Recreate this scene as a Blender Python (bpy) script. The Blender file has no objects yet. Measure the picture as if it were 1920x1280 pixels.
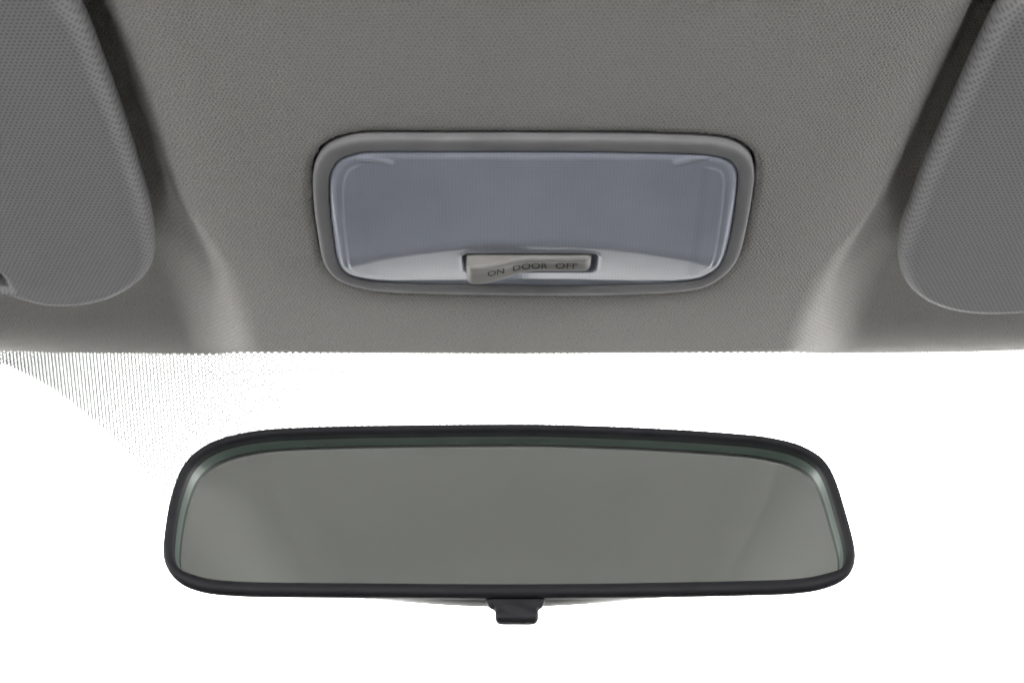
import bpy, math
import numpy as np
from mathutils import Matrix, Vector

scene = bpy.context.scene
R = math.radians

# ------------------------------------------------------------------ camera
CAM_Z = 1.0
cam_d = bpy.data.cameras.new("camera")
cam = bpy.data.objects.new("camera", cam_d)
scene.collection.objects.link(cam)
cam.location = (0, 0, CAM_Z)
cam.rotation_euler = (R(90 + 26), 0, 0)
cam_d.sensor_width = 36.0
cam_d.lens = 52.5
cam_d.clip_start = 0.01
cam_d.clip_end = 200
cam_d.dof.use_dof = True
cam_d.dof.focus_distance = 0.475
cam_d.dof.aperture_fstop = 16
scene.camera = cam

# ------------------------------------------------------------------ daylight outside the car (bright, white, overexposed)
world = bpy.data.worlds.new("World")
scene.world = world
world.use_nodes = True
bg = world.node_tree.nodes["Background"]
bg.inputs["Color"].default_value = (1.0, 0.985, 0.975, 1)
bg.inputs["Strength"].default_value = 10.3
scene.view_settings.view_transform = 'Standard'
scene.view_settings.look = 'None'
scene.view_settings.exposure = 0.0
scene.view_settings.gamma = 1.0
scene.view_settings.use_curve_mapping = False
scene.cycles.use_denoising = True
scene.cycles.filter_width = 1.6
scene.cycles.max_bounces = 10
scene.cycles.diffuse_bounces = 6
scene.cycles.transparent_max_bounces = 12

# ------------------------------------------------------------------ frames of reference (metres; tables below in millimetres)
S = R(12)                                    # the front of the roof slopes down by 12 degrees
ROOF = Matrix(((1, 0, 0, 0), (0, math.cos(S), math.sin(S), 0.41874), (0, -math.sin(S), math.cos(S), CAM_Z + 0.25060), (0, 0, 0, 1)))
T = R(1)                                     # tilt of the mirror
MIRROR = Matrix(((1, 0, 0, -0.00085), (0, -math.sin(T), -math.cos(T), 0.45224), (0, math.cos(T), -math.sin(T), CAM_Z + 0.16087), (0, 0, 0, 1)))
GL = R(45)                                   # rake of the windscreen
GLASS = Matrix(((1, 0, 0, 0), (0, math.cos(GL), math.sin(GL), 0.53), (0, -math.sin(GL), math.cos(GL), CAM_Z + 0.300), (0, 0, 0, 1)))


# ------------------------------------------------------------------ helpers
def mesh_obj(name, verts, faces, mat, parent=None, matrix=None, smooth=True):
    me = bpy.data.meshes.new(name)
    me.from_pydata([tuple(map(float, v)) for v in verts], [], [tuple(map(int, f)) for f in faces])
    me.validate()
    me.update()
    if smooth:
        me.polygons.foreach_set("use_smooth", [True] * len(me.polygons))
    ob = bpy.data.objects.new(name, me)
    scene.collection.objects.link(ob)
    if mat:
        me.materials.append(mat)
    if parent:
        ob.parent = parent
    if matrix is not None:
        ob.matrix_local = matrix
    return ob


def empty(name, matrix, label, cat, group=None):
    o = bpy.data.objects.new(name, None)
    o.empty_display_size = 0.02
    scene.collection.objects.link(o)
    o.matrix_world = matrix
    return tag(o, label, cat, group)


def tag(o, label, cat, group=None):
    o["label"] = label
    o["category"] = cat
    if group:
        o["group"] = group
    return o


def structure(o, label=None):
    o["kind"] = "structure"
    if label:
        o["label"] = label
        o["category"] = o.name.split(".")[0].replace("_", " ")
    return o


def smooth01(x):
    x = np.clip(x, 0, 1)
    return x * x * (3 - 2 * x)


def closed_curve(pts, n, passes=2):
    """Catmull-Rom through the points, evenly resampled, lightly relaxed."""
    P = np.array(pts, float)
    m = len(P)
    out = []
    for i in range(m):
        a, b, c, d = P[i - 1], P[i], P[(i + 1) % m], P[(i + 2) % m]
        for t in np.linspace(0, 1, 24, endpoint=False):
            out.append(.5 * ((2 * b) + (-a + c) * t + (2 * a - 5 * b + 4 * c - d) * t * t + (-a + 3 * b - 3 * c + d) * t ** 3))
    Q = np.array(out)
    for k in range(2):
        Lq = np.linalg.norm(np.roll(Q, -1, 0) - Q, axis=1)
        s = np.concatenate([[0], np.cumsum(Lq)])
        C = np.vstack([Q, Q[:1]])
        t = np.linspace(0, s[-1], n, endpoint=False)
        Q = np.stack([np.interp(t, s, C[:, j]) for j in (0, 1)], 1)
        for _ in range(passes):
            Q = .25 * np.roll(Q, 1, 0) + .5 * Q + .25 * np.roll(Q, -1, 0)
    # counter-clockwise
    x, y = Q[:, 0], Q[:, 1]
    if np.sum(x * np.roll(y, -1) - np.roll(x, -1) * y) < 0:
        Q = Q[::-1]
    return Q


def inward(Q):
    d = np.roll(Q, -1, 0) - np.roll(Q, 1, 0)
    d /= np.linalg.norm(d, axis=1)[:, None]
    return np.stack([-d[:, 1], d[:, 0]], 1)


def sdf(Q, U, V):
    """signed distance to closed polygon, negative inside (arrays)."""
    pts = np.stack([U.ravel(), V.ravel()], 1)
    best = np.full(len(pts), 1e9)
    ins = np.zeros(len(pts), bool)
    A, B = Q, np.roll(Q, -1, 0)
    for a, b in zip(A, B):
        ab = b - a
        t = np.clip(((pts - a) @ ab) / max(ab @ ab, 1e-12), 0, 1)
        dd = ((pts - a - t[:, None] * ab) ** 2).sum(1)
        best = np.minimum(best, dd)
        cond = (a[1] > pts[:, 1]) != (b[1] > pts[:, 1])
        xs = a[0] + (pts[:, 1] - a[1]) * ab[0] / (ab[1] if abs(ab[1]) > 1e-12 else 1e-12)
        ins ^= cond & (pts[:, 0] < xs)
    d = np.sqrt(best)
    return np.where(ins, -d, d).reshape(U.shape)


def rings_obj(name, rings, mat, parent=None, matrix=None, cap_start=False, cap_end=False, smooth=True, closed=False):
    n = len(rings[0])
    verts = np.concatenate(rings) / 1000.0
    faces = []
    k = len(rings)
    for r in range(k if closed else k - 1):
        r2 = (r + 1) % k
        for i in range(n):
            j = (i + 1) % n
            faces.append((r * n + i, r * n + j, r2 * n + j, r2 * n + i))
    if cap_start:
        faces.append(tuple(range(n - 1, -1, -1)))
    if cap_end:
        faces.append(tuple((k - 1) * n + i for i in range(n)))
    return mesh_obj(name, verts, faces, mat, parent, matrix, smooth)


def ring3(Q, z):
    z = np.broadcast_to(np.asarray(z, float), (len(Q),))
    return np.column_stack([Q, z])


def grid_faces(nr, nc, mask=None, flip=False):
    i, j = np.meshgrid(np.arange(nr - 1), np.arange(nc - 1), indexing="ij")
    a = i * nc + j
    f = np.stack([a, a + 1, a + nc + 1, a + nc], -1)
    if flip:
        f = f[..., ::-1]
    f = f.reshape(-1, 4)
    if mask is not None:
        f = f[mask.reshape(-1)]
    return f


# ------------------------------------------------------------------ materials
def new_mat(name):
    m = bpy.data.materials.new(name)
    m.use_nodes = True
    nt = m.node_tree
    return m, nt, nt.nodes["Principled BSDF"]


def N(nt, t, **kw):
    n = nt.nodes.new(t)
    for k, v in kw.items():
        setattr(n, k, v)
    return n


def math_n(nt, op, a, b=None, c=None):
    n = nt.nodes.new("ShaderNodeMath")
    n.operation = op
    for i, v in enumerate((a, b, c)):
        if v is None:
            continue
        if isinstance(v, (int, float)):
            n.inputs[i].default_value = v
        else:
            nt.links.new(v, n.inputs[i])
    return n.outputs[0]


def ramp(nt, fac, stops):
    r = nt.nodes.new("ShaderNodeValToRGB")
    cr = r.color_ramp
    while len(cr.elements) < len(stops):
        cr.elements.new(0.5)
    for e, (p, c) in zip(cr.elements, stops):
        e.position = p
        e.color = (*c, 1)
    nt.links.new(fac, r.inputs[0])
    return r.outputs[0]


def hex_dots(nt, x, y, pitch):
    """distance (in pitches) to the nearest point of a triangular lattice"""
    h = pitch * math.sqrt(3)

    def lattice(ox, oy):
        fx = math_n(nt, 'SUBTRACT', math_n(nt, 'FRACT', math_n(nt, 'MULTIPLY_ADD', x, 1 / pitch, ox + 500.0)), .5)
        fy = math_n(nt, 'SUBTRACT', math_n(nt, 'FRACT', math_n(nt, 'MULTIPLY_ADD', y, 1 / h, oy + 500.0)), .5)
        fy = math_n(nt, 'MULTIPLY', fy, math.sqrt(3))
        return math_n(nt, 'SQRT', math_n(nt, 'ADD', math_n(nt, 'MULTIPLY', fx, fx), math_n(nt, 'MULTIPLY', fy, fy)))
    return math_n(nt, 'MINIMUM', lattice(0, 0), lattice(.5, .5))


def m_headliner():
    m, nt, b = new_mat("headliner_fabric")
    tc = N(nt, "ShaderNodeTexCoord")
    wob = N(nt, "ShaderNodeTexNoise")
    wob.inputs["Scale"].default_value = 420
    wob.inputs["Detail"].default_value = 2
    nt.links.new(tc.outputs["Object"], wob.inputs["Vector"])
    sw = N(nt, "ShaderNodeSeparateColor")
    nt.links.new(wob.outputs["Color"], sw.inputs[0])
    sp = N(nt, "ShaderNodeSeparateXYZ")
    nt.links.new(tc.outputs["Object"], sp.inputs[0])
    px = math_n(nt, 'MULTIPLY_ADD', sw.outputs[0], .0016, sp.outputs["X"])
    py = math_n(nt, 'MULTIPLY_ADD', sw.outputs[1], .0016, sp.outputs["Y"])
    d = hex_dots(nt, px, py, 0.00132)
    no = N(nt, "ShaderNodeTexNoise")
    no.inputs["Scale"].default_value = 1600
    no.inputs["Detail"].default_value = 1
    nt.links.new(tc.outputs["Object"], no.inputs["Vector"])
    n2 = N(nt, "ShaderNodeTexNoise")
    n2.inputs["Scale"].default_value = 9
    n2.inputs["Detail"].default_value = 2
    nt.links.new(tc.outputs["Object"], n2.inputs["Vector"])
    hgt = math_n(nt, 'MULTIPLY_ADD', no.outputs["Fac"], 0.5, d)
    fac = math_n(nt, 'MULTIPLY_ADD', n2.outputs["Fac"], .12, hgt)
    col = ramp(nt, fac, [(.20, (.34, .331, .316)), (.75, (.67, .653, .626))])
    nt.links.new(col, b.inputs["Base Color"])
    b.inputs["Roughness"].default_value = 0.95
    b.inputs["Specular IOR Level"].default_value = 0.15
    b.inputs["Sheen Weight"].default_value = 0.15
    b.inputs["Sheen Roughness"].default_value = 0.5
    bp = N(nt, "ShaderNodeBump")
    bp.inputs["Strength"].default_value = 0.9
    bp.inputs["Distance"].default_value = 0.0004
    nt.links.new(hgt, bp.inputs["Height"])
    nt.links.new(bp.outputs[0], b.inputs["Normal"])
    return m


def m_visor():
    m, nt, b = new_mat("visor_mesh_fabric")
    tc = N(nt, "ShaderNodeTexCoord")
    sp = N(nt, "ShaderNodeSeparateXYZ")
    nt.links.new(tc.outputs["Object"], sp.inputs[0])
    d = hex_dots(nt, sp.outputs["X"], sp.outputs["Y"], 0.00155)
    no = N(nt, "ShaderNodeTexNoise")
    no.inputs["Scale"].default_value = 1100
    nt.links.new(tc.outputs["Object"], no.inputs["Vector"])
    hgt = math_n(nt, 'MULTIPLY_ADD', no.outputs["Fac"], .25, d)
    col = ramp(nt, hgt, [(.20, (.33, .33, .34)), (.55, (.58, .575, .585))])
    nt.links.new(col, b.inputs["Base Color"])
    b.inputs["Roughness"].default_value = 0.9
    b.inputs["Specular IOR Level"].default_value = 0.2
    bp = N(nt, "ShaderNodeBump")
    bp.inputs["Strength"].default_value = 0.5
    bp.inputs["Distance"].default_value = 0.0004
    nt.links.new(hgt, bp.inputs["Height"])
    nt.links.new(bp.outputs[0], b.inputs["Normal"])
    return m


def m_plastic(name, col, rough=.5, bump=.06, scale=2500, spec=.5, coat=0.0):
    m, nt, b = new_mat(name)
    tc = N(nt, "ShaderNodeTexCoord")
    no = N(nt, "ShaderNodeTexNoise")
    no.inputs["Scale"].default_value = scale
    no.inputs["Detail"].default_value = 2
    nt.links.new(tc.outputs["Object"], no.inputs["Vector"])
    n2 = N(nt, "ShaderNodeTexNoise")
    n2.inputs["Scale"].default_value = 60
    n2.inputs["Detail"].default_value = 4
    nt.links.new(tc.outputs["Object"], n2.inputs["Vector"])
    lo = tuple(c * .9 for c in col)
    hi = tuple(c * 1.1 for c in col)
    nt.links.new(ramp(nt, n2.outputs["Fac"], [(.3, lo), (.7, hi)]), b.inputs["Base Color"])
    b.inputs["Roughness"].default_value = rough
    b.inputs["Specular IOR Level"].default_value = spec
    b.inputs["Coat Weight"].default_value = coat
    bp = N(nt, "ShaderNodeBump")
    bp.inputs["Strength"].default_value = bump
    bp.inputs["Distance"].default_value = 0.0002
    nt.links.new(no.outputs["Fac"], bp.inputs["Height"])
    nt.links.new(bp.outputs[0], b.inputs["Normal"])
    return m


def m_lens():
    m, nt, b = new_mat("lamp_lens_plastic")
    tc = N(nt, "ShaderNodeTexCoord")
    sp = N(nt, "ShaderNodeSeparateXYZ")
    nt.links.new(tc.outputs["Object"], sp.inputs[0])
    k = 2 * math.pi / 0.0011
    sx = math_n(nt, 'SINE', math_n(nt, 'MULTIPLY', sp.outputs["X"], k))
    sy = math_n(nt, 'SINE', math_n(nt, 'MULTIPLY', sp.outputs["Y"], k))
    g = math_n(nt, 'ADD', sx, sy)
    no = N(nt, "ShaderNodeTexNoise")
    no.inputs["Scale"].default_value = 35
    no.inputs["Detail"].default_value = 4
    nt.links.new(tc.outputs["Object"], no.inputs["Vector"])
    f = math_n(nt, 'MULTIPLY_ADD', g, .09, no.outputs["Fac"])
    nt.links.new(ramp(nt, f, [(.2, (.44, .475, .57)), (.8, (.55, .585, .68))]), b.inputs["Base Color"])
    b.inputs["Roughness"].default_value = 0.12
    b.inputs["IOR"].default_value = 1.5
    b.inputs["Specular IOR Level"].default_value = 0.5
    bp = N(nt, "ShaderNodeBump")
    bp.inputs["Strength"].default_value = 0.05
    bp.inputs["Distance"].default_value = 0.0001
    nt.links.new(g, bp.inputs["Height"])
    nt.links.new(bp.outputs[0], b.inputs["Normal"])
    return m


def m_mirror():
    m, nt, b = new_mat("mirror_silver")
    tc = N(nt, "ShaderNodeTexCoord")
    no = N(nt, "ShaderNodeTexNoise")
    no.inputs["Scale"].default_value = 25
    no.inputs["Detail"].default_value = 3
    nt.links.new(tc.outputs["Object"], no.inputs["Vector"])
    nt.links.new(ramp(nt, no.outputs["Fac"], [(.3, (.93, .985, .952)), (.7, (.95, .995, .965))]), b.inputs["Base Color"])
    nt.links.new(ramp(nt, no.outputs["Fac"], [(.3, (.02,) * 3), (.7, (.06,) * 3)]), b.inputs["Roughness"])
    b.inputs["Metallic"].default_value = 1.0
    return m


def m_glass():
    """windscreen: clear pane with a printed band of ceramic dots"""
    m, nt, b = new_mat("windscreen_glass")
    b.inputs["Base Color"].default_value = (.03, .03, .035, 1)
    b.inputs["Roughness"].default_value = .6
    out = nt.nodes["Material Output"]
    tr = N(nt, "ShaderNodeBsdfTransparent")
    tr.inputs[0].default_value = (.985, .995, .99, 1)
    gl = N(nt, "ShaderNodeBsdfGlossy")
    gl.inputs["Roughness"].default_value = 0.0
    lw = N(nt, "ShaderNodeLayerWeight")
    fr = math_n(nt, 'MULTIPLY_ADD', math_n(nt, 'POWER', lw.outputs["Facing"], 5.0), .3, .012)
    mx = N(nt, "ShaderNodeMixShader")
    nt.links.new(fr, mx.inputs[0])
    nt.links.new(tr.outputs[0], mx.inputs[1])
    nt.links.new(gl.outputs[0], mx.inputs[2])
    tc = N(nt, "ShaderNodeTexCoord")
    sp = N(nt, "ShaderNodeSeparateXYZ")
    nt.links.new(tc.outputs["Object"], sp.inputs[0])
    x, y = sp.outputs["X"], sp.outputs["Y"]
    d = hex_dots(nt, y, x, 0.00168)
    # dots get finer from the driver's end of the band towards the middle and down the glass
    rad = math_n(nt, 'MULTIPLY_ADD', x, -.58, .35)
    rad = math_n(nt, 'MULTIPLY_ADD', y, -.5, rad)
    rad = math_n(nt, 'MAXIMUM', rad, .13)
    # outline of the printed band: deep behind the mirror, shallow towards the sides
    ax = math_n(nt, 'ABSOLUTE', x)
    q = math_n(nt, 'SUBTRACT', .2141, ax)
    lim = math_n(nt, 'ADD', math_n(nt, 'MULTIPLY_ADD', q, .4, .0512), math_n(nt, 'MULTIPLY', math_n(nt, 'MULTIPLY', q, q), 8.8))
    lim = math_n(nt, 'MINIMUM', lim, .150)
    inside = math_n(nt, 'LESS_THAN', y, lim)
    dot = math_n(nt, 'MULTIPLY', math_n(nt, 'LESS_THAN', d, rad), inside)
    dot = math_n(nt, 'MULTIPLY', dot, math_n(nt, 'GREATER_THAN', y, .040))
    fin = N(nt, "ShaderNodeMixShader")
    nt.links.new(math_n(nt, 'MULTIPLY', dot, .945), fin.inputs[0])      # the print lets a little light through
    nt.links.new(mx.outputs[0], fin.inputs[1])
    nt.links.new(b.outputs[0], fin.inputs[2])
    nt.links.new(fin.outputs[0], out.inputs["Surface"])
    return m


def m_glass_edge():
    m, nt, b = new_mat("mirror_glass_edge")
    tc = N(nt, "ShaderNodeTexCoord")
    no = N(nt, "ShaderNodeTexNoise")
    no.inputs["Scale"].default_value = 40
    nt.links.new(tc.outputs["Object"], no.inputs["Vector"])
    nt.links.new(ramp(nt, no.outputs["Fac"], [(.3, (.10, .14, .12)), (.7, (.13, .18, .15))]), b.inputs["Base Color"])
    b.inputs["Roughness"].default_value = .4
    return m


FABRIC = m_headliner()
VISOR = m_visor()
BEZEL = m_plastic("lamp_bezel_plastic", (.38, .38, .39), .42)
LENS = m_lens()
SWITCH = m_plastic("switch_plastic", (.46, .45, .43), .38)
INK = m_plastic("switch_ink", (.02, .02, .02), .6)
BLACK = m_plastic("mirror_frame_plastic", (.022, .022, .026), .55, .15, 3000, .25)
SHELL = m_plastic("mirror_shell_plastic", (.1, .099, .097), .4)
SILVER = m_mirror()
EDGE = m_glass_edge()
GLASSM = m_glass()
ROAD = m_plastic("pale_concrete", (.26, .26, .256), .9, .3, 60)
TRIM = m_plastic("cabin_trim", (.03, .03, .031), .8, .3, 900, .2)

# ------------------------------------------------------------------ outlines measured in the roof plane (mm, u across, v forward)
BEZEL_PTS = [(-63.1, -16.4), (-61.8, -22.6), (-58.7, -28.9), (-54.9, -32.2), (-49.0, -34.6), (-42.9, -35.3), (-26.3, -35.3), (6.5, -35.3), (37.0, -35.0), (58.9, -34.0), (67.8, -32.2), (73.6, -27.6), (76.2, -20.7), (76.8, -13.1), (77.1, 0.1), (76.8, 14.0), (75.9, 21.8), (74.5, 26.2), (70.3, 32.5), (65.0, 36.3), (51.5, 38.9), (27.0, 39.9), (7.0, 40.0), (-39.5, 38.6), (-53.0, 35.9), (-59.5, 32.1), (-62.8, 26.9), (-64.0, 19.6), (-64.1, 10.4), (-64.0, -3.3)]
BZ = closed_curve(BEZEL_PTS, 260)
BZN = inward(BZ)

# ------------------------------------------------------------------ headliner (one moulded sheet: flat centre, stepped sides for the visors, rolled front edge)
def crest(u, v):
    """half-width of the flat centre at v, for either side"""
    left = np.interp(v, [-400, -87, -45, 0, 68], [150, 113.5, 109.5, 107.5, 105.5])
    right = np.interp(v, [-400, -87, -45, 0, 68], [163, 130, 125, 120, 113.5])
    return np.where(u < 0, left, right)


def roof_h(u, v):
    """height below the roof plane, mm (positive into the cabin)"""
    g = smooth01((v + 2) / 46)            # 0 in the visor pocket, 1 near the windscreen
    r = smooth01((-v - 105) / 60)         # 1 behind the visor pocket
    D = 42 * (1 - g) + 25 * g
    r2 = smooth01((-v - 375) / 65)
    D = D * (1 - r) + (3 + 21 * r2) * r
    W = 27 * (1 - g) + 38 * g
    W = W * (1 - r) + 105 * r
    c = crest(u, v) - 1.5 - 13 * g
    t = (np.abs(u) - c) / W
    h = -D * smooth01(t)
    h = h + 25 * smooth01((np.abs(u) - c - 35) / 14) * (1 - g) * (1 - r)      # floor of the visor pocket
    h = h - .006 * np.clip(np.abs(u) - (c - 20), 0, 22) ** 2 * (1 - .6 * g)
    h = h - .0013 * np.minimum(np.maximum(np.abs(u - 6) - 62, 0), 60) ** 2 * (1 - .5 * g)
    h = h + .7 * np.where(v < -110, np.minimum((-v - 110), 300) ** 2 / 2, 0) / 1000 * 1.0
    h = h + np.where(v < -410, (-v - 410) * .2126, 0)
    h = h + np.where(np.abs(u) > 430, ((np.abs(u) - 430) / 200) ** 2 * 60, 0)
    return h


def edge_v(u):
    return np.interp(np.abs(u), [0, 95, 187, 400, 640], [75.0, 74.0, 72.4, 62, 40])


us = np.concatenate([np.arange(-640, -215, 14.0), np.arange(-215, 215, .85), np.arange(215, 641, 14.0)])
vs_far = np.concatenate([np.arange(-2100, -420, 30.0), np.arange(-420, -110, 4.0)])
tv = np.linspace(0, 1, 210)               # from v=-110 to where the edge begins to roll
ta = np.linspace(0, 1, 26)[1:]            # the rolled edge
U, _ = np.meshgrid(us, np.zeros(len(vs_far) + len(tv) + len(ta)))
V = np.zeros_like(U)
H = np.zeros_like(U)
side = smooth01((np.abs(us) - 100) / 30)
rad = 11 * (1 - side) + 60 * side
e0 = edge_v(us)
v0 = e0.copy()
for _ in range(6):
    v0 = e0 - .324 * rad - roof_h(us, v0) * 1.33
nf = len(vs_far)
V[:nf] = vs_far[:, None]
V[nf:nf + len(tv)] = -110 + (v0 + 110)[None, :] * tv[:, None]
H[:nf + len(tv)] = roof_h(U[:nf + len(tv)], V[:nf + len(tv)])
ang = ta[:, None] * R(115)
V[nf + len(tv):] = v0[None] + rad[None] * np.sin(ang)
H[nf + len(tv):] = roof_h(us, v0)[None] - rad[None] * (1 - np.cos(ang))
# the cut-out for the lamp, slightly ragged along the cut
near = (np.abs(U - 6) < 85) & (np.abs(V - 2) < 50)
sd = np.full(U.shape, 50.0)
sd[near] = sdf(BZ, U[near], V[near])
rag = .22 * np.sin(U * 2.3 + 3 * np.sin(V * .9)) + .15 * np.sin(U * 5.1 + V * 3.7)
sd2 = sd - .75 + rag * .6
H += np.where(sd2 < 3.0, -.9 * smooth01((3.0 - sd2) / 3.0) ** 2, 0)
H += -8 * smooth01((.1 - sd2) / .9)
Zr = -H
verts = np.stack([U, V, Zr], -1).reshape(-1, 3) / 1000
head = mesh_obj("headliner", verts, grid_faces(*U.shape, flip=True), FABRIC, matrix=ROOF)
structure(head, "grey knitted fabric headliner stepped at both sides around the dome lamp")

# ------------------------------------------------------------------ sun visors
VIS_L = [(-126.8, -84.8), (-124.3, -75.4), (-122.8, -59.9), (-121.3, -37.5), (-120.7, -14.7), (-120.6, 4.5), (-121.4, 18.7), (-123.0, 26.4), (-127.5, 35.3), (-138.5, 44.8), (-151.1, 50.1), (-165.6, 51.0), (-173.9, 47.4), (-186, 42.5), (-215, 37), (-260, 34), (-320, 33), (-400, 30), (-470, 24), (-500, 10), (-508, -20), (-505, -70), (-495, -98), (-470, -108), (-400, -110), (-300, -110), (-200, -110), (-150, -108), (-134, -99)]
VIS_R = [(143.7, -84.8), (140.1, -76.4), (137.5, -56.6), (135.5, -35.3), (133.3, -12.0), (132.5, 5.8), (132.1, 20.4), (134.3, 30.8), (138.8, 40.2), (147.8, 48.9), (160.4, 54.3), (175.3, 55.5), (190, 53.5), (215, 49), (260, 44), (320, 40), (400, 34), (470, 26), (500, 12), (508, -20), (505, -70), (495, -98), (470, -108), (400, -110), (300, -110), (200, -110), (168, -107), (152, -98)]


def visor(pts, label, notch):
    root = empty("sun_visor", ROOF, label, "sun visor", "sun visors")
    pts = [(u, v + 4.0 * min(max((v - 5) / 35, 0), 1)) for u, v in pts]
    Q = closed_curve(pts, 420, 1)
    n = inward(Q)
    w = np.zeros(len(Q))
    if notch is not None:
        a = np.linalg.norm(Q - np.array(notch[:2]), axis=1)
        w = smooth01((notch[2] - a) / 5)
    # (inset, height) with a shallow finger hold where w = 1
    prof = [(6, 6, -17, -17), (2.5, 2.5, -16, -16), (.7, .7, -14, -14), (0, 0, -11.5, -11.5), (0, 0, -9, -9), (.5, .5, -6.8, -6.8), (1.5, 1.4, -5, -5.2), (3, 2.2, -3.8, -4.6),
            (4.2, 2.9, -3.3, -5.4), (5.5, 3.2, -3.05, -12), (6.5, 9.0, -3.0, -13), (7.5, 13.0, -2.95, -12.5), (9, 15.0, -2.9, -4.4), (12, 17.0, -2.8, -3.1)]
    rings = []
    for d0, d1, h0, h1 in prof:
        d = d0 * (1 - w) + d1 * w
        h = h0 * (1 - w) + h1 * w
        rings.append(ring3(Q + n * d[:, None], -h))
    rings_obj("visor_panel", rings, VISOR, root, cap_start=True, cap_end=True)
    return root


visor(VIS_L, "grey fabric sun visor with a finger notch in its lower edge", (-190, 43, 14))
visor(VIS_R, "grey mesh fabric sun visor with a smooth unbroken rounded corner", None)

# ------------------------------------------------------------------ dome lamp
lamp = empty("dome_lamp", ROOF, "rectangular dome lamp with grey bezel, bluish lens and rocker switch", "lamp")
bz = [(.25, -7), (0, -3), (0, .7), (.15, 1.3), (.5, 1.8), (1.1, 2.15), (2.0, 2.3), (4.4, 2.3), (4.85, 2.15), (5.1, 1.8), (5.15, 1.1), (4.0, .8), (2.5, -4)]
rings_obj("bezel", [ring3(BZ + BZN * d, -h) for d, h in bz], BEZEL, lamp)

UC, HALF = 6.6, 65.0
LN = BZ + BZN * 5.2


def crease_v(u):
    return 4.8 + 15 * ((u - UC) / 65) ** 2


def lens_h(u, v):
    vc = crease_v(u)
    hc = 8.8 - 3.4 * ((u - UC) / 65) ** 2
    rear = hc + (hc - 1.9) * (v - vc) / (vc + 33.5)
    f = v - vc
    front = hc - .25 * f - .0008 * np.maximum(f, 0) ** 2
    k = 1.1
    hmix = np.clip(.5 + .5 * (front - rear) / k, 0, 1)
    return front * (1 - hmix) + rear * hmix - k * hmix * (1 - hmix)


SWU, SWV, SWA, SWB = 6.0, 18.2, 22.2, 6.6       # centre and half size of the switch well


def well_sd(u, v):
    r = 2.6
    qx, qy = np.abs(u - SWU) - (SWA - r), np.abs(v - SWV) - (SWB - r)
    return np.hypot(np.maximum(qx, 0), np.maximum(qy, 0)) + np.minimum(np.maximum(qx, qy), 0) - r


lu = np.arange(-62, 75.01, .33)
lv = np.arange(-35, 39.01, .33)
LU, LV = np.meshgrid(lu, lv)
ls = sdf(LN, LU, LV)
e = np.clip(-ls, 0, None)
body = lens_h(LU, LV)
body = np.maximum(body, 1.7)
LH = 1.3 + (body - 1.3) * (1 - (1 - np.clip(e / 3.0, 0, 1)) ** 2.2)
LH = np.where(e > 0, LH, .5)
LH += .35 * smooth01((e - 4.2) / .7) * smooth01((np.abs(LU - UC) - 52) / 4)      # inner rib near the short sides
# two small ridges added at the lens's rear corners, shaped to catch white highlight streaks
for a0, a1 in (((-47, -27.6), (-37.5, -26.0)), ((60.2, -27.6), (50.7, -26.0))):
    a0, a1 = np.array(a0), np.array(a1)
    ab = a1 - a0
    tt = np.clip(((LU - a0[0]) * ab[0] + (LV - a0[1]) * ab[1]) / (ab @ ab), 0, 1)
    dd = np.hypot(LU - a0[0] - tt * ab[0], LV - a0[1] - tt * ab[1] + .5 * np.sin(np.pi * tt))
    LH += .62 * np.exp(-(dd / .75) ** 2)
wd = well_sd(LU, LV)
LH += .25 * np.exp(-((wd - .5) / .6) ** 2)
LH = np.where(wd < .3, LH - 5.5 * smooth01((.3 - wd) / .8), LH)
keep = (ls[:-1, :-1] < 1.6)
lens = mesh_obj("lens", np.stack([LU, LV, -LH], -1).reshape(-1, 3) / 1000, grid_faces(*LU.shape, mask=keep, flip=True), LENS, lamp)


# rocker switch
def rocker_top(u):
    return 8.6 + 4.0 * (1 - smooth01((u + 12.5) / 20))


ru = np.concatenate([np.linspace(-15.0, -12.5, 14), np.linspace(-12.2, 23.4, 120), np.linspace(23.7, 26.2, 14)])
rows = []
for u in ru:
    Ht = rocker_top(u)
    a = max(0, (-12.5 - u) / 2.5, (u - 23.4) / 2.8)
    rnd = 1 - math.sqrt(max(0, 1 - min(a, 1) ** 2))       # quarter-round ends
    top = Ht - 2.2 * rnd
    va, vb = 12.4 + 1.1 * rnd, 22.2 - 2.0 * smooth01((u + 8) / 16) - 1.2 * rnd
    prof = [(va, 1.0)]
    for t in np.linspace(0, 1, 5)[:-1]:
        prof.append((va + .15 * t, 1.0 + (top - 2.0) * t))
    for t in np.linspace(0, math.pi / 2, 8):
        prof.append((va + .15 + 1.3 * (1 - math.cos(t)), top - 1.3 + 1.3 * math.sin(t)))
    for t in np.linspace(0, 1, 8)[1:-1]:
        x = va + 1.45 + (vb - va - 3.0) * t
        prof.append((x, top - .35 * math.sin(math.pi * t) - .5 * t))
    for t in np.linspace(0, math.pi / 2, 8):
        prof.append((vb - 1.55 + 1.5 * math.sin(t), top - .5 - 1.5 + 1.5 * math.cos(t)))
    prof.append((vb + .1, 1.0))
    rows.append([(u, v, -h) for v, h in prof])
G = np.array(rows)
fc = grid_faces(*G.shape[:2])
nr_, nc_ = G.shape[:2]
fl = [tuple(f) for f in fc] + [tuple(range(nc_)), tuple((nr_ - 1) * nc_ + i for i in range(nc_))[::-1]]
rocker = mesh_obj("rocker_switch", G.reshape(-1, 3) / 1000, fl, SWITCH, lamp)
rocker["label"] = "beige rocker switch printed ON DOOR OFF"


def rocker_face(u, v):
    t = np.clip((v - 13.85) / (6.8 - 2.0 * smooth01((u + 8) / 16)), 0, 1)
    return rocker_top(u) - .35 * np.sin(np.pi * t) - .5 * t


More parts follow.
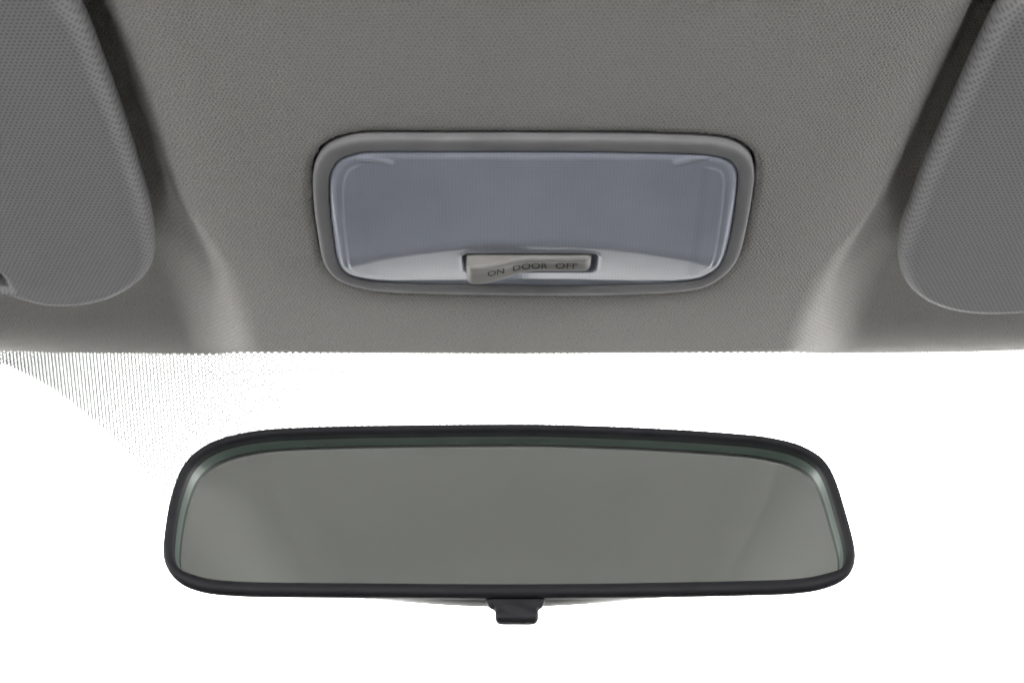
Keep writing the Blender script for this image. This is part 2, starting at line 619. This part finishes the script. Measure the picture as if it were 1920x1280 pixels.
def word(txt, u0, u1, vmid, cap):
    cu = bpy.data.curves.new("lettering", 'FONT')
    cu.body = txt
    cu.resolution_u = 6
    tmp = bpy.data.objects.new("lettering_source", cu)
    scene.collection.objects.link(tmp)
    dg = bpy.context.evaluated_depsgraph_get()
    me = bpy.data.meshes.new_from_object(tmp.evaluated_get(dg))
    bpy.data.objects.remove(tmp)
    co = np.zeros(len(me.vertices) * 3)
    me.vertices.foreach_get("co", co)
    co = co.reshape(-1, 3)
    mn, mx = co.min(0), co.max(0)
    u = u0 + (co[:, 0] - mn[0]) / (mx[0] - mn[0]) * (u1 - u0)
    v = vmid + cap / 2 - (co[:, 1] - mn[1]) / (mx[1] - mn[1]) * cap
    z = -(rocker_face(u, v) + .18)
    me.vertices.foreach_set("co", (np.stack([u, v, z], 1) / 1000).ravel())
    me.materials.clear()
    me.materials.append(INK)
    ob = bpy.data.objects.new("lettering", me)
    ob["label"] = "dark printed word " + txt
    scene.collection.objects.link(ob)
    ob.parent = rocker
    me.update()


word("ON", -8.0, -2.6, 16.6, 2.9)
word("DOOR", .4, 11.8, 16.6, 2.9)
word("OFF", 14.4, 21.6, 16.6, 2.9)

# ------------------------------------------------------------------ rear-view mirror (x across, y up, z towards the driver)
MIR = [(0.9, 29.7), (-44.6, 29.2), (-69.0, 28.5), (-80.8, 27.7), (-89.8, 26.1), (-95.9, 24.1), (-100.2, 21.7), (-103.4, 18.9), (-105.6, 15.8), (-107.1, 12.3), (-108.8, 4.7), (-109.5, -1.8), (-109.7, -7.5), (-109.6, -13.6), (-108.9, -17.1), (-107.2, -20.0), (-104.6, -22.9), (-101.1, -25.0), (-94.6, -26.8), (-87.2, -27.5), (-76.9, -27.9), (-42.3, -28.2), (0.9, -28.5), (46.0, -28.0), (82.3, -27.2), (90.7, -26.7), (97.1, -25.8), (103.2, -23.8), (106.3, -21.9), (108.2, -19.5), (109.4, -15.8), (109.4, -11.8), (108.6, -6.0), (107.6, -0.4), (106.6, 5.0), (105.6, 9.5), (104.3, 13.7), (102.5, 17.0), (99.8, 19.6), (96.3, 21.7), (92.5, 23.3), (86.2, 24.8), (80.0, 25.8), (65.4, 27.1), (48.3, 28.2), (25.3, 29.2)]
mirror = empty("rearview_mirror", MIRROR, "wide rear-view mirror with black frame hanging before the windscreen", "mirror")
MQ = closed_curve(MIR, 360, 2)
# the traced silhouette includes the lower outside of the frame: lift the frame's bottom edge a little
MN = inward(MQ)


MW = 1 + .42 * smooth01((-20 - MQ[:, 1]) / 6)       # the frame is broader along the bottom


def mring(d, z):
    return ring3(MQ + MN * (d * MW)[:, None], z)


fr = [(.6, -5.2), (.15, -3.6), (0, -1.8), (.1, -.6), (.5, .2), (1.1, .6), (1.9, .6), (2.6, .2), (3.0, -.5), (3.1, -1.4), (3.15, -4.2)]
rings_obj("frame", [mring(d, z) for d, z in fr], BLACK, mirror)
rings_obj("glass_edge", [mring(3.15, -4.15), mring(3.15, -7.45)], EDGE, mirror, smooth=False)
rings_obj("mirror_glass", [mring(2.6, -7.4), mring(2.4, -7.9)], SILVER, mirror, cap_start=True, cap_end=True, smooth=False)
# shell behind the frame, fuller in the middle
xs_ = MQ[:, 0]
rings = []
for dep, ins, endins in ((-4.6, .8, 1.2), (-7, .3, 2.4), (-11, -.3, 4.6), (-15, .9, 7.5), (-19, 4.0, 12), (-23, 8.5, 17), (-26, 14, 23), (-27.5, 20, 28)):
    w = smooth01(np.abs(xs_) / 100)
    d = ins * (1 - w) + endins * w
    # shrink towards the long axis so that the shell never folds over itself
    sx = 1 - (endins / 109)
    sy = 1 - d / 29
    rings.append(ring3(np.stack([MQ[:, 0] * sx, MQ[:, 1] * sy], 1), dep))
rings_obj("back_shell", rings, SHELL, mirror, cap_end=True)
# dipping tab under the frame
tq = [(-7.2, -26), (-6.6, -30.2), (-4.9, -31.2), (-4.4, -32.2), (-4.5, -34.0), (-4.0, -35.2), (-2.8, -35.8), (2, -35.85), (7.4, -35.8), (8.7, -35.1), (9.2, -33.9), (9.0, -32.0), (9.6, -30.9), (10.6, -30.2), (10.8, -26), (2, -25.8)]
TQ = closed_curve(tq, 120, 1)
TN = inward(TQ)
low = smooth01((-31.0 - TQ[:, 1]) / 2.2)
tr_ = [(1.2, -7.2, 0), (.2, -6.6, 0), (0, -5.6, 0), (0, -3.4, 1.0), (.5, -2.7, 1.3), (1.4, -2.4, 1.4)]
rings_obj("dipping_tab", [ring3(TQ + TN * d, z + low * lift) for d, z, lift in tr_], BLACK, mirror, cap_start=True, cap_end=True)


# arm from the shell to the glass
def tube(name, pts, rads, mat, parent, n=20):
    P = [Vector(p) for p in pts]
    rings = []
    for i, p in enumerate(P):
        t = (P[min(i + 1, len(P) - 1)] - P[max(i - 1, 0)]).normalized()
        a = t.orthogonal().normalized()
        a = Vector((1, 0, 0)) - t * t.x
        a.normalize()
        b = t.cross(a)
        rings.append(np.array([tuple(p + (a * math.cos(q) + b * math.sin(q)) * rads[i]) for q in np.linspace(0, 2 * math.pi, n, endpoint=False)]))
    return rings_obj(name, rings, mat, parent, cap_start=True, cap_end=True)


tube("ball_joint", [(0, 0, -25), (0, .3, -28), (0, .8, -33), (0, 1.2, -38), (0, 1.5, -41)], [13, 12, 9.5, 8.5, 6.5], BLACK, mirror)
tube("stay_arm", [(0, 1.4, -39), (0, 4, -60), (0, 12, -95), (0, 27, -135), (0, 38, -158), (0, 45, -171)], [6.5, 6, 6, 7, 9, 13], BLACK, mirror)

# ------------------------------------------------------------------ windscreen
gw, gl = 620, 760
gv = []
for z in (0, .0045):
    for yy in np.linspace(-.03, gl / 1000, 12):
        for xx in np.linspace(-gw / 1000, gw / 1000, 25):
            gv.append((xx, yy, z))
nr, nc = 12, 25
ff = [tuple(f[::-1]) for f in grid_faces(nr, nc)]
ff += [tuple(np.array(f) + nr * nc) for f in grid_faces(nr, nc)]
per = [j for j in range(nc)] + [i * nc + nc - 1 for i in range(1, nr)] + [(nr - 1) * nc + j for j in range(nc - 2, -1, -1)] + [i * nc for i in range(nr - 2, 0, -1)]
for a, b2 in zip(per, per[1:] + per[:1]):
    ff.append((a, b2, b2 + nr * nc, a + nr * nc))
ws = mesh_obj("windscreen", gv, ff, GLASSM, matrix=GLASS, smooth=False)
tag(ws, "clear raked windscreen with a printed band of fine black dots behind the mirror", "windscreen")


# ------------------------------------------------------------------ the rest of the cabin, out of frame: it only keeps daylight to the window openings
def slab(name, lo, hi, mat):
    x0, y0, z0 = lo
    x1, y1, z1 = hi
    v = [(x, y, z) for x in (x0, x1) for y in (y0, y1) for z in (z0, z1)]
    f = [(0, 1, 3, 2), (4, 6, 7, 5), (0, 4, 5, 1), (2, 3, 7, 6), (0, 2, 6, 4), (1, 5, 7, 3)]
    o = mesh_obj(name, v, f, mat, smooth=False)
    md = o.modifiers.new("bevel", 'BEVEL')
    md.width = .02
    md.segments = 3
    return structure(o)


slab("floor", (-.72, -1.75, .02), (.72, 1.25, .08), TRIM)
slab("dashboard", (-.66, .62, .09), (.66, 1.12, .68), TRIM)
slab("wall_left", (-.72, -1.7, .09), (-.66, 1.1, 1.105), TRIM)
slab("wall_right", (.66, -1.7, .09), (.72, 1.1, 1.105), TRIM)
slab("wall_rear", (-.658, -1.75, .09), (.658, -1.68, .92), TRIM)
slab("bonnet", (-.70, 1.06, .25), (.70, 1.52, .76), TRIM)
gr = mesh_obj("ground", [(-60, -60, -.35), (60, -60, -.35), (60, 60, -.35), (-60, 60, -.35)], [(0, 1, 2, 3)], ROAD, smooth=False)
structure(gr)
